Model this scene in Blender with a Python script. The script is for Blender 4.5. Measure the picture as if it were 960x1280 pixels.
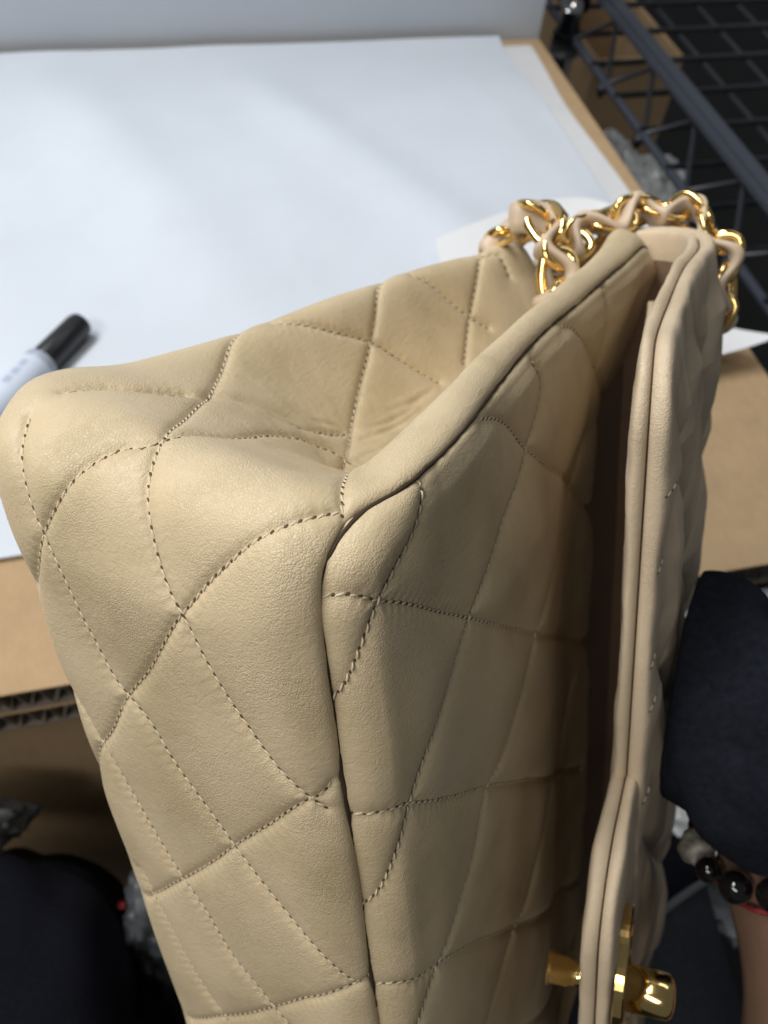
import bpy, bmesh, math, random
import numpy as np
from mathutils import Matrix, Vector, kdtree, noise as mnoise
random.seed(7); RNG = np.random.default_rng(7)
scene = bpy.context.scene
for o in list(bpy.data.objects): bpy.data.objects.remove(o)
# ------------------------------------------------------------------ camera
# world: z = 0 is the table top, +y away from the sitter, +x to the right
M = np.array([[0.9705881707, -0.1407858825, 0.1952893704],
              [-0.2290432736, -0.7898356387, 0.5689453776],
              [0.0741470275, -0.5969413700, -0.7988511871]])      # camera axes (right, down, forward) -> world
CAM = np.array([0.0, 0.0, 0.48])
cam_data = bpy.data.cameras.new('camera'); cam = bpy.data.objects.new('camera', cam_data)
scene.collection.objects.link(cam); scene.camera = cam
cm = Matrix.Identity(4)
for r in range(3):
    cm[r][0] = M[r][0]; cm[r][1] = -M[r][1]; cm[r][2] = -M[r][2]; cm[r][3] = CAM[r]
cam.matrix_world = cm
cam_data.sensor_fit = 'VERTICAL'; cam_data.sensor_height = 36.0; cam_data.lens = 36.0 * 1100 / 1280
cam_data.clip_start = 0.01; cam_data.clip_end = 50
cam_data.dof.use_dof = True; cam_data.dof.focus_distance = 0.175; cam_data.dof.aperture_fstop = 21.0
# ------------------------------------------------------------------ light: ceiling lamps of a work room, faint room bounce
world = bpy.data.worlds.new('World'); scene.world = world; world.use_nodes = True
bg = world.node_tree.nodes['Background']; bg.inputs[0].default_value = (0.86, 0.93, 1.0, 1); bg.inputs[1].default_value = 0.105
def ceiling_lamp(loc, target, sx, sy, power, col):
    l = bpy.data.lights.new('ceiling_lamp', 'AREA'); l.shape = 'RECTANGLE'; l.size = sx; l.size_y = sy; l.energy = power; l.color = col
    o = bpy.data.objects.new('ceiling_lamp', l); scene.collection.objects.link(o)
    o.location = loc; d = Vector(target) - Vector(loc); o.rotation_euler = d.to_track_quat('-Z', 'Y').to_euler()
    return o
ceiling_lamp((-0.75, 0.75, 1.75), (0.05, 0.25, 0.15), 1.2, 0.45, 33, (0.97, 0.985, 1.0))
ceiling_lamp((0.9, 1.0, 1.8), (0.15, 0.3, 0.1), 1.2, 0.3, 3.5, (0.96, 0.98, 1.0))
ceiling_lamp((-1.15, -0.65, 1.6), (0.0, 0.15, 0.2), 1.2, 0.35, 17, (1.0, 0.965, 0.91))
vs = scene.view_settings; vs.view_transform = 'Standard'; vs.look = 'None'; vs.exposure = 0.0; vs.gamma = 1.0; vs.use_curve_mapping = False
scene.render.engine = 'CYCLES'
scene.cycles.max_bounces = 6; scene.cycles.diffuse_bounces = 3; scene.cycles.glossy_bounces = 4; scene.cycles.caustics_reflective = False; scene.cycles.caustics_refractive = False
# ------------------------------------------------------------------ helpers
_perm = np.random.default_rng(11).permutation(256); _perm = np.r_[_perm, _perm, _perm]
_grad = np.random.default_rng(12).normal(size=(256, 3)); _grad /= np.linalg.norm(_grad, axis=1)[:, None]
def vnoise(p):                                           # gradient noise for arrays of points
    p = np.asarray(p, float); sh = p.shape[:-1]; p = p.reshape(-1, 3); i = np.floor(p).astype(int); f = p - i; i = i & 255
    w = f * f * f * (f * (f * 6 - 15) + 10); out = np.zeros(len(p))
    for a in (0, 1):
        for b in (0, 1):
            for c in (0, 1):
                h = _perm[_perm[_perm[(i[:, 0] + a) & 255] + ((i[:, 1] + b) & 255)] + ((i[:, 2] + c) & 255)]
                d = ((f - (a, b, c)) * _grad[h]).sum(1)
                out += d * (w[:, 0] if a else 1 - w[:, 0]) * (w[:, 1] if b else 1 - w[:, 1]) * (w[:, 2] if c else 1 - w[:, 2])
    return (out * 1.5).reshape(sh)
C = scene.collection
def tag(o, label=None, cat=None, group=None, kind=None):
    if label: o['label'] = label
    if cat: o['category'] = cat
    if group: o['group'] = group
    if kind: o['kind'] = kind
    return o
def empty(name, loc=(0, 0, 0)):
    o = bpy.data.objects.new(name, None); C.objects.link(o); o.location = loc; o.empty_display_size = 0.02
    return o
def mesh_obj(name, verts, faces, mat, parent=None, smooth=True, mats=None, matidx=None):
    me = bpy.data.meshes.new(name)
    me.from_pydata([tuple(v) for v in np.asarray(verts).tolist()], [], [tuple(f) for f in faces])
    for m in (mats or [mat]): me.materials.append(m)
    if matidx is not None: me.polygons.foreach_set('material_index', np.asarray(matidx, dtype=np.int32))
    if smooth: me.polygons.foreach_set('use_smooth', np.ones(len(me.polygons), dtype=bool))
    me.update()
    o = bpy.data.objects.new(name, me); C.objects.link(o)
    if parent: o.parent = parent
    return o
def grid_faces(nu, nv, off=0, flip=False, closed_v=False):
    i = np.arange(nu - 1)[:, None]; j = np.arange(nv if closed_v else nv - 1)[None, :]
    jn = (j + 1) % nv
    a = i * nv + j; b = (i + 1) * nv + j; c = (i + 1) * nv + jn; d = i * nv + jn
    a, b, c, d = np.broadcast_arrays(a, b, c, d)
    q = np.stack([a, b, c, d], -1).reshape(-1, 4) + off
    return (q[:, ::-1] if flip else q).tolist()
def grid_obj(name, G, mat, parent=None, flip=False, closed_v=False):
    nu, nv = G.shape[:2]
    return mesh_obj(name, G.reshape(-1, 3), grid_faces(nu, nv, 0, flip, closed_v), mat, parent)
class MB:                                                # collects simple solids into one mesh
    def __init__(s): s.v = []; s.f = []; s.m = []
    def add(s, v, f, mi=0):
        o = len(s.v); s.v += [tuple(p) for p in v]; s.f += [tuple(i + o for i in q) for q in f]; s.m += [mi] * len(f)
    def box(s, lo, hi, mi=0):
        x0, y0, z0 = lo; x1, y1, z1 = hi
        s.add([(x0,y0,z0),(x1,y0,z0),(x1,y1,z0),(x0,y1,z0),(x0,y0,z1),(x1,y0,z1),(x1,y1,z1),(x0,y1,z1)],
              [(3,2,1,0),(4,5,6,7),(0,1,5,4),(1,2,6,5),(2,3,7,6),(3,0,4,7)], mi)
    def tube(s, pts, r, n=8, mi=0, cap=True):
        V, F = sweep(pts, r, n, cap); s.add(V, F, mi)
    def build(s, name, mats, parent=None, smooth=True):
        mats = mats if isinstance(mats, list) else [mats]
        return mesh_obj(name, s.v, s.f, None, parent, smooth, mats, s.m)
def frames(P):
    P = np.asarray(P, float); T = np.gradient(P, axis=0); T /= np.linalg.norm(T, axis=1)[:, None] + 1e-12
    n = np.cross(T[0], [0.31, 0.2, 0.93]); n /= np.linalg.norm(n); Ns = []
    for t in T:
        n = n - t * (n @ t); n /= np.linalg.norm(n) + 1e-12; Ns.append(n)
    Ns = np.array(Ns); return P, T, Ns, np.cross(T, Ns)
def sweep(pts, r, n=8, cap=True, closed=False, wob=None):
    P, T, N, B = frames(pts); k = len(P); r = np.broadcast_to(np.asarray(r, float), (k,))
    a = np.arange(n) * 2 * math.pi / n
    G = P[:, None] + r[:, None, None] * (np.cos(a)[None, :, None] * N[:, None] + np.sin(a)[None, :, None] * B[:, None])
    if wob is not None: G = wob(G, P)
    V = G.reshape(-1, 3).tolist(); F = grid_faces(k, n, 0, False, True)
    if closed: F += [(((k - 1) * n + j), j, (j + 1) % n, (k - 1) * n + (j + 1) % n) for j in range(n)]
    elif cap: F += [tuple(range(n))[::-1], tuple((k - 1) * n + j for j in range(n))]
    return V, F
def crom(pts, n):                                        # smooth curve through points, n samples, even spacing
    P = np.asarray(pts, float); d = np.r_[0, np.cumsum(np.linalg.norm(np.diff(P, axis=0), axis=1))]
    s = np.linspace(0, d[-1], max(n * 4, 64)); Q = hermite(d, P, s)
    e = np.r_[0, np.cumsum(np.linalg.norm(np.diff(Q, axis=0), axis=1))]; t = np.linspace(0, e[-1], n)
    return np.stack([np.interp(t, e, Q[:, k]) for k in range(P.shape[1])], 1)
def hermite(x, Y, s):
    x = np.asarray(x, float); Y = np.asarray(Y, float); h = np.diff(x); dl = np.diff(Y, axis=0) / h.reshape((-1,) + (1,) * (Y.ndim - 1))
    m = np.empty_like(Y); m[0] = dl[0]; m[-1] = dl[-1]
    w = h.reshape((-1,) + (1,) * (Y.ndim - 1))
    m[1:-1] = (w[1:] * dl[:-1] + w[:-1] * dl[1:]) / (w[1:] + w[:-1])
    i = np.clip(np.searchsorted(x, s, side='right') - 1, 0, len(h) - 1); t = ((s - x[i]) / h[i]).reshape((-1,) + (1,) * (Y.ndim - 1))
    hh = h[i].reshape(t.shape)
    return (2*t**3-3*t**2+1)*Y[i] + (t**3-2*t**2+t)*hh*m[i] + (-2*t**3+3*t**2)*Y[i+1] + (t**3-t**2)*hh*m[i+1]
# bag frame (mm): X from back to front, Y from the bag's bottom to its opening, Z up along the bag's length (0 at the upper side)
ROWS = []
for z in (-362, -345, -290, -230, -170, -120, -80, -50, -30):
    e = 5.0 * max(0.0, min(1.0, (z + 190) / 150.0))
    ROWS.append([(-2,3.2,z),(0,0,z),(-5,-4,z),(-18,-5,z),(-35,-5,z),(-52-.5*e,-4.4,z),(-62-.8*e,-3.4,z),(-71-e,-0.5,z),(-77-e,7,z),(-79-e,16,z),(-78-e,34,z),(-78-e*.5,60,z)])
ROWS += [
 [(-2,4,-18),(0,1,-16),(-5,-3.5,-17),(-18,-4,-18),(-35,-4,-18),(-55,-3.5,-15),(-69,-3,-13),(-79,0.5,-12),(-85,9,-12),(-87,20,-15),(-85,36,-18),(-79,60,-20)],
 [(-1,6,-11.5),(1,4,-9),(-4,0.5,-6),(-17,1.5,-3.5),(-35,2,-2),(-55,1,0.5),(-70,0.5,2.5),(-81,4,3),(-87,12,0.5),(-90,24,-5),(-88,40,-14),(-81,62,-20)],
 [(-0.5,11,-9),(2,11,-6),(-3,9,-1.5),(-16,12,0),(-34,13.5,2.5),(-54,13.5,6),(-70,13,8.5),(-82,15,9.5),(-90,22,6),(-93,33,-2),(-91,46,-14),(-84,66,-22)],
 [(0,22,-9.5),(3,22,-6),(-3,23,-2.5),(-14,27,-6.5),(-32,29,-4),(-52,29,2),(-69,28,7.5),(-82,28,9),(-90,35,6),(-93,44,-3),(-91,55,-15),(-85,74,-24)],
 [(0,34,-9.5),(3,34,-5.5),(-3,36,-1.5),(-12,42,-12),(-27,46,-15.5),(-48,44,-4.5),(-66,42,3),(-80,42,6),(-87,48,2),(-90,57,-6),(-89,67,-15),(-85,84,-24)],
 [(0,50,-9.5),(3,50,-5),(-3,52,0.5),(-11,57,-12),(-25,60,-28),(-43,63,-15.5),(-62,58,-2.5),(-76,58,4),(-84,62,0.5),(-87,70,-8),(-86,80,-17),(-83,96,-26)],
 [(0,72,-9),(3,72,-4.5),(-3,74,2),(-8,78,-15),(-20,82,-31),(-40,84,-28),(-57,80,-12),(-71,80,3),(-79,84,-0.5),(-82,91,-9),(-81,100,-18),(-78,114,-27)],
 [(0,108,-9),(3,108,-4),(-3,110,2.5),(-8,113,-17),(-17,118,-36),(-36,119,-33),(-51,116,-16),(-63,115,2.5),(-71,118,-1),(-74,124,-10),(-73,132,-19),(-71,145,-28)],
 [(1,148,-9),(4,148,-4),(-2,150,3),(-7,153,-17),(-14,158,-38),(-30,159,-34),(-44,156,-17),(-55,155,2),(-62,158,-2),(-65,163,-11),(-64,170,-20),(-62,180,-29)],
 [(2,190,-9),(5,190,-4),(-1,192,3),(-7,195,-8),(-12,197,-38),(-24,194,-27),(-34,191,-12),(-43,189,1),(-50,191,-3),(-53,195,-12),(-52,200,-21),(-50,206,-30)],
 [(2.5,219,-10),(5.5,219,-5),(0,222,2),(-6,222,-8),(-10,214,-28),(-21,209,-22),(-30,207,-12),(-38,206,1),(-45,208,-3),(-48,211,-12),(-47,214,-21),(-45,216,-30)],
 [(3,229,-16),(4.5,230,-11),(0,231,-6),(-5,229,-14),(-8.5,218,-29),(-20,213,-24),(-29,211,-14),(-37,210,-1),(-43,211,-5),(-46,213,-13),(-45.5,216,-22),(-44,218,-31)],
]
NET = np.array(ROWS, float) / 1000
NET[12:, 1] += [0.0018, 0, 0.0034]; NET[11, 1] += [0.0009, 0, 0.0012]
NET[12:16, 1, 0] += [0.0028, 0.0042, 0.0040, 0.0022]
NET[12:19, 2, 0] = np.array([0, 1.5, 2.5, 1.5, 0.5, 1.0, 1.5]) / 1000; NET[12:19, 2, 2] = np.array([-2.2, -0.3, 1.8, 3.0, 3.2, 3.4, 3.2]) / 1000
NET[13:19, 3, 0] = np.array([-8, -5, -4.5, -5, -4.5, -4]) / 1000
NET[:10, 0] = NET[:10, 1] + [-0.0045, 0.0016, 0]; NET[10:12, 0] = NET[10:12, 1] + [-0.0042, 0.0012, -0.0016]; NET[12:, 0] = NET[12:, 1] + [-0.0035, 0, -0.0035]
NU_STEP = 0.00062; NV_STEP = 0.00055
def surf(net, du, dv):
    U = np.r_[0, np.cumsum(np.linalg.norm(np.diff(net[:, 1:9], axis=0), axis=2).mean(1))]
    V = np.r_[0, np.cumsum(np.linalg.norm(np.diff(net, axis=1), axis=2).mean(0))]
    us = np.linspace(0, U[-1], int(U[-1] / du)); vs_ = np.linspace(0, V[-1], int(V[-1] / dv))
    G = hermite(U, net, us); G = hermite(V, np.swapaxes(G, 0, 1), vs_); return np.swapaxes(G, 0, 1)
def smooth_grid(G, n):
    G = G.copy()
    for _ in range(n):
        G[1:-1] = 0.25 * G[:-2] + 0.5 * G[1:-1] + 0.25 * G[2:]
        G[:, 1:-1] = 0.25 * G[:, :-2] + 0.5 * G[:, 1:-1] + 0.25 * G[:, 2:]
    return G
def grid_normals(G):
    n = np.cross(np.gradient(G, axis=0), np.gradient(G, axis=1)); return n / (np.linalg.norm(n, axis=2)[..., None] + 1e-12)
def wrap_base(f=1.0):
    G = surf(NET, NU_STEP * f, NV_STEP * f)
    return smooth_grid(G, int(30 / f / f))
SEAM = NET[:, 1]                                          # the seam between the wrap and the front panel
def front_base(f=1.0):
    ny, nz = int(330 / f), int(430 / f)
    a = np.linspace(0, 1, ny); Y = 0.231 * (0.35 * a + 0.65 * a ** 1.7)
    b = np.linspace(0, 1, nz); b = 0.45 * b + 0.55 * b ** 2
    s = SEAM[8:]; k = np.r_[0, np.cumsum(np.linalg.norm(np.diff(s, axis=0), axis=1))]
    ss = hermite(k, s, np.linspace(0, k[-1], 600)); ss[:, 1] = np.maximum.accumulate(ss[:, 1] + np.arange(600) * 1e-9)
    ss[0, 1] = 0.0; Zt = np.interp(Y, ss[:, 1], ss[:, 2]); Xs = np.interp(Y, ss[:, 1], ss[:, 0])
    ZZ = Zt[:, None] * (1 - b)[None] + (-0.362) * b[None]; YY = np.repeat(Y[:, None], nz, 1)
    seam = np.concatenate([[[0, -0.37]], ss[::4, 1:]])
    de = np.full(YY.shape, 9.0)
    for p, q in zip(seam[:-1], seam[1:]):
        d = q - p; tt = np.clip(((YY - p[0]) * d[0] + (ZZ - p[1]) * d[1]) / (d @ d + 1e-12), 0, 1)
        de = np.minimum(de, (YY - p[0] - tt * d[0]) ** 2 + (ZZ - p[1] - tt * d[1]) ** 2)
    de = np.sqrt(de)
    roll = np.sqrt(1 - (1 - np.clip(de / 0.0085, 0, 1)) ** 2)
    big = np.sin(np.clip(YY / 0.22, 0, 1) * math.pi) ** 0.8
    rh = 0.0060 - 0.0038 * np.clip((YY - 0.012) / 0.02, 0, 1) * np.exp(-np.maximum(-ZZ - 0.004, 0) / 0.02)
    X = Xs[:, None] * np.exp(-de / 0.02) + rh * roll + 0.0045 * big * np.clip((-ZZ) / 0.05, 0, 1) - (0.0040 - 0.0016 * np.clip((YY - 0.012) / 0.01, 0, 1)) * np.exp(-de / 0.0005)
    sy = np.clip((YY - 0.085) / 0.085, 0, 1); sy = sy * sy * (3 - 2 * sy); X = X - 0.0125 * sy * np.clip((-ZZ - 0.012) / 0.05, 0, 1)     # the panel falls away towards the opening
    left = np.clip(1 - (YY - 0.002) / 0.008, 0, 1) * np.clip((-0.008 - ZZ) / 0.008, 0, 1)
    YY = YY + 0.0004 * left * np.exp(-de / 0.003); ZZ = ZZ - 0.0004 * (1 - left) * np.exp(-de / 0.003)
    return np.stack([X, YY, ZZ], -1), de
def sample(G, N, uv):                                    # bilinear look-up of a grid surface
    nu, nv = G.shape[:2]; uv = np.asarray(uv, float); a = np.clip(uv[:, 0], 0, 1) * (nu - 1.001); b = np.clip(uv[:, 1], 0, 1) * (nv - 1.001)
    i = a.astype(int); j = b.astype(int); s = (a - i)[:, None]; t = (b - j)[:, None]
    f = lambda A: A[i, j]*(1-s)*(1-t) + A[i+1, j]*s*(1-t) + A[i, j+1]*(1-s)*t + A[i+1, j+1]*s*t
    n = f(N); return f(G), n / np.linalg.norm(n, axis=1)[:, None]
def resample(P, step):
    P = np.asarray(P, float); e = np.r_[0, np.cumsum(np.linalg.norm(np.diff(P[:, :3], axis=0), axis=1))]
    n = max(2, int(e[-1] / step) + 1); t = np.linspace(0, e[-1], n)
    return np.stack([np.interp(t, e, P[:, k]) for k in range(P.shape[1])], 1), t
def line_uv(uv):                                         # smooth a traced line in surface coordinates
    uv = np.asarray(uv, float); d = np.r_[0, np.cumsum(np.linalg.norm(np.diff(uv, axis=0), axis=1))]
    return hermite(d, uv, np.linspace(0, d[-1], 160))
def quilt(G, lines, amp, reach, groove, win=26, pucker=0.00013):
    """pillows between stitch lines, a groove along them, puckers across them"""
    N = grid_normals(G)
    D = np.full(G.shape[:2], 1.0); A = np.zeros(G.shape[:2]); nu, nv = D.shape
    for uv in lines:
        luv = line_uv(uv); p, _ = sample(G, N, luv); q, tq = resample(np.concatenate([p, luv], 1), 0.0007)
        L = np.r_[0, np.cumsum(np.linalg.norm(np.diff(q[:, :3], axis=0), axis=1))]
        for k in range(len(q) - 1):
            ci, cj = int(q[k, 3] * (nu - 1)), int(q[k, 4] * (nv - 1)); s = np.s_[max(0, ci - win):ci + win + 1, max(0, cj - win):cj + win + 1]
            a, d = q[k, :3], q[k + 1, :3] - q[k, :3]; w = G[s] - a; tt = np.clip((w @ d) / (d @ d + 1e-18), 0, 1); dd = np.linalg.norm(w - tt[..., None] * d, axis=-1)
            m = dd < D[s]; D[s][m] = dd[m]; A[s][m] = (L[k] + tt * (L[k + 1] - L[k]))[m]
    x = np.clip(D / reach, 0, 1); broad = (1 - (1 - x) ** 2); bl = broad.copy()
    for _ in range(90):
        bl[1:-1] = 0.25 * bl[:-2] + 0.5 * bl[1:-1] + 0.25 * bl[2:]; bl[:, 1:-1] = 0.25 * bl[:, :-2] + 0.5 * bl[:, 1:-1] + 0.25 * bl[:, 2:]
    kb = np.clip(D / (0.35 * reach), 0, 1); broad = bl * kb + broad * (1 - kb)
    h = amp * (0.50 * (1 - np.exp(-D / 0.0022)) + 0.50 * broad) - groove * np.exp(-(D / 0.0009) ** 2)
    h += pucker * np.sin(A * 2 * math.pi / 0.0027) * np.exp(-D / 0.0016) * np.clip(D / 0.0004, 0, 1)
    return h, N, D, A
STITCH = 0.0027
HEX = [(math.cos(k * math.pi / 3), math.sin(k * math.pi / 3)) for k in range(6)]; HEXF = grid_faces(5, 6, 0, False, True)
def stitches(name, G, N, uv, mats, parent, seed, lift=0.00001, tilt=0.22, thr=0.00021):
    rnd = random.Random(seed); p, n = sample(G, N, line_uv(uv)); q, t = resample(np.concatenate([p, n], 1), STITCH)
    mb = MB()
    for k in range(len(q) - 1):
        a, b = q[k, :3], q[k + 1, :3]; nn = q[k, 3:] + q[k + 1, 3:]; nn = nn / np.linalg.norm(nn); T = b - a; L = np.linalg.norm(T)
        if L < 1e-6: continue
        T = T / L; S = np.cross(nn, T); sl = (tilt + rnd.uniform(-0.07, 0.07)) * L * 0.5
        m = (a + b) / 2; e0 = m - T * L * 0.42 - S * sl; e1 = m + T * L * 0.42 + S * sl
        path = [e0 - nn * 0.0003, e0 * 0.8 + e1 * 0.2 + nn * (lift + 0.00005), m + nn * (lift + 0.00012), e0 * 0.2 + e1 * 0.8 + nn * (lift + 0.00005), e1 - nn * 0.0003]
        V = []
        for c_, r_ in zip(path, (thr * 0.6, thr, thr * 1.08, thr, thr * 0.6)): V += [c_ + r_ * (ca * S + sa * nn) for ca, sa in HEX]
        mb.add(V, HEXF, 0)
        c = b + nn * 0.00010; r1 = 0.00060 * rnd.uniform(0.7, 1.2); r2 = 0.00033 * rnd.uniform(0.75, 1.2); d1 = T * 0.85 + S * 0.5
        d1 = d1 / np.linalg.norm(d1); d2 = np.cross(nn, d1); ring = [c + d1 * r1 * math.cos(w) + d2 * r2 * math.sin(w) for w in np.linspace(0, 2 * math.pi, 8, endpoint=False)]
        mb.add(ring + [c + nn * 0.00012], [(i, (i + 1) % 8, 8) for i in range(8)], 1)  # raised dark cap that paints a needle hole's shade
    if mb.v: return mb.build(name, mats, parent)
# ------------------------------------------------------------------ materials
def mat(name, col, rough=0.6, metal=0.0, spec=0.5, build=None):
    m = bpy.data.materials.new(name); m.use_nodes = True; nt = m.node_tree; b = nt.nodes['Principled BSDF']
    b.inputs['Base Color'].default_value = (*col, 1); b.inputs['Roughness'].default_value = rough; b.inputs['Metallic'].default_value = metal
    b.inputs['Specular IOR Level'].default_value = spec
    if build: build(nt, b, col)
    return m
def nd(nt, t, **kw):
    n = nt.nodes.new(t)
    for k, v in kw.items():
        if k in n.inputs: n.inputs[k].default_value = v
        else: setattr(n, k, v)
    return n
def coords(nt, scale=(1, 1, 1)):
    tc = nd(nt, 'ShaderNodeTexCoord'); mp = nd(nt, 'ShaderNodeMapping'); mp.inputs['Scale'].default_value = scale
    nt.links.new(tc.outputs['Object'], mp.inputs['Vector']); return mp.outputs['Vector']
def ramp(nt, fac, stops):
    r = nd(nt, 'ShaderNodeValToRGB'); e = r.color_ramp.elements
    while len(e) < len(stops): e.new(0.5)
    for k, (p, c) in enumerate(stops): e[k].position = p; e[k].color = (*c, 1) if len(c) == 3 else c
    nt.links.new(fac, r.inputs['Fac']); return r.outputs['Color']
def leather_nodes(grain=1.0, crease=1.0):
    def f(nt, b, col):
        L = nt.links.new; v = coords(nt)
        big = nd(nt, 'ShaderNodeTexNoise', Scale=28.0, Detail=5.0, Roughness=0.6); L(v, big.inputs['Vector'])
        c = np.array(col)
        L(ramp(nt, big.outputs['Fac'], [(0.30, tuple(c * [0.80, 0.80, 0.74])), (0.52, tuple(c)), (0.75, tuple(np.clip(c * [1.06, 1.07, 1.10], 0, 1)))]), b.inputs['Base Color'])
        sp = nd(nt, 'ShaderNodeTexVoronoi', Scale=210.0); L(v, sp.inputs['Vector']); sm = nd(nt, 'ShaderNodeMapRange'); sm.inputs['From Min'].default_value = 0.035; sm.inputs['From Max'].default_value = 0.075
        sm.inputs['To Min'].default_value = 0.55; sm.inputs['To Max'].default_value = 0.0; L(sp.outputs['Distance'], sm.inputs['Value'])
        gt = nd(nt, 'ShaderNodeMath', operation='GREATER_THAN'); gt.inputs[1].default_value = 0.90; sc = nd(nt, 'ShaderNodeSeparateColor'); L(sp.outputs['Color'], sc.inputs[0]); L(sc.outputs[0], gt.inputs[0])
        mm = nd(nt, 'ShaderNodeMath', operation='MULTIPLY'); L(sm.outputs[0], mm.inputs[0]); L(gt.outputs[0], mm.inputs[1])
        st = nd(nt, 'ShaderNodeTexNoise', Scale=75.0, Detail=6.0, Roughness=0.7); L(v, st.inputs['Vector']); sr = nd(nt, 'ShaderNodeMapRange'); sr.inputs['From Min'].default_value = 0.60; sr.inputs['From Max'].default_value = 0.78; sr.inputs['To Max'].default_value = 0.30; L(st.outputs['Fac'], sr.inputs['Value'])
        ad = nd(nt, 'ShaderNodeMath', operation='MAXIMUM'); L(mm.outputs[0], ad.inputs[0]); L(sr.outputs[0], ad.inputs[1])
        cx = nd(nt, 'ShaderNodeMixRGB'); cx.inputs[2].default_value = (*(c * [0.55, 0.53, 0.52]), 1); L(ad.outputs[0], cx.inputs[0]); L(b.inputs['Base Color'].links[0].from_socket, cx.inputs[1]); L(cx.outputs[0], b.inputs['Base Color'])
        warp = nd(nt, 'ShaderNodeTexNoise', Scale=240.0, Detail=2.0); L(v, warp.inputs['Vector'])
        mx = nd(nt, 'ShaderNodeMixRGB', blend_type='LINEAR_LIGHT'); mx.inputs[0].default_value = 0.0016; L(v, mx.inputs[1]); L(warp.outputs['Color'], mx.inputs[2])
        vo = nd(nt, 'ShaderNodeTexVoronoi', Scale=1450.0); vo.feature = 'DISTANCE_TO_EDGE'; L(mx.outputs[0], vo.inputs['Vector'])
        vr = nd(nt, 'ShaderNodeMapRange'); vr.inputs['From Max'].default_value = 0.22; L(vo.outputs['Distance'], vr.inputs['Value'])
        fine = nd(nt, 'ShaderNodeTexNoise', Scale=1700.0, Detail=3.0); L(v, fine.inputs['Vector'])
        mask = nd(nt, 'ShaderNodeTexNoise', Scale=45.0, Detail=3.0); L(v, mask.inputs['Vector'])
        mr = nd(nt, 'ShaderNodeMapRange'); mr.inputs['From Min'].default_value = 0.36; mr.inputs['From Max'].default_value = 0.66; L(mask.outputs['Fac'], mr.inputs['Value'])
        mul = nd(nt, 'ShaderNodeMath', operation='MULTIPLY'); L(vr.outputs[0], mul.inputs[0]); L(mr.outputs[0], mul.inputs[1])
        wv = coords(nt, (1, 0.35, 1)); wr = nd(nt, 'ShaderNodeTexNoise', Scale=520.0, Detail=4.0, Roughness=0.62, Distortion=1.2); L(wv, wr.inputs['Vector'])
        a1 = nd(nt, 'ShaderNodeMath', operation='MULTIPLY_ADD'); L(wr.outputs['Fac'], a1.inputs[0]); a1.inputs[1].default_value = 2.1 * crease; L(mul.outputs[0], a1.inputs[2])
        a2 = nd(nt, 'ShaderNodeMath', operation='MULTIPLY_ADD'); L(fine.outputs['Fac'], a2.inputs[0]); a2.inputs[1].default_value = 0.35; L(a1.outputs[0], a2.inputs[2])
        bp = nd(nt, 'ShaderNodeBump', Strength=0.55 * grain, Distance=0.00018); L(a2.outputs[0], bp.inputs['Height']); L(bp.outputs['Normal'], b.inputs['Normal'])
        rr = nd(nt, 'ShaderNodeMapRange'); rr.inputs['To Min'].default_value = 0.30; rr.inputs['To Max'].default_value = 0.56; L(big.outputs['Fac'], rr.inputs['Value']); L(rr.outputs[0], b.inputs['Roughness'])
        b.inputs['Sheen Weight'].default_value = 0.05
    return f
BEIGE = (0.60, 0.475, 0.295)
m_leather = mat('leather', BEIGE, 0.45, spec=0.42, build=leather_nodes())
m_flap = mat('flap_leather', (0.60, 0.475, 0.325), 0.4, spec=0.42, build=leather_nodes(1.0, 0.9))
m_lining = mat('lining_leather', (0.20, 0.125, 0.08), 0.5, build=leather_nodes(0.5))  # brown lining, colour darkened so the hollow under the flap reads as shade
m_thread = mat('thread', (0.64, 0.545, 0.39), 0.7)
m_lace = mat('lace_leather', (0.58, 0.445, 0.315), 0.42, spec=0.45, build=leather_nodes(0.25, 0.5))
m_hole_shade = mat('hole_shade', (0.11, 0.075, 0.04), 0.9, spec=0.1)  # dark brown standing for the shade inside the needle holes
m_crack_shade = mat('crack_shade', (0.05, 0.034, 0.02), 0.8, spec=0.2)  # dark colour standing for the shade inside the seam cracks
m_gold = mat('gold', (0.90, 0.62, 0.24), 0.13, 1.0)
def noise_col(scale, lo, hi, bump=0.0, dist=0.001, detail=5.0, stretch=(1, 1, 1)):
    def f(nt, b, col):
        v = coords(nt, stretch); n = nd(nt, 'ShaderNodeTexNoise', Scale=scale, Detail=detail, Roughness=0.6); nt.links.new(v, n.inputs['Vector']); c = np.array(col)
        nt.links.new(ramp(nt, n.outputs['Fac'], [(0.3, tuple(c * lo)), (0.7, tuple(np.clip(c * hi, 0, 1)))]), b.inputs['Base Color'])
        if bump:
            bp = nd(nt, 'ShaderNodeBump', Strength=bump, Distance=dist); nt.links.new(n.outputs['Fac'], bp.inputs['Height']); nt.links.new(bp.outputs['Normal'], b.inputs['Normal'])
    return f
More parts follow.
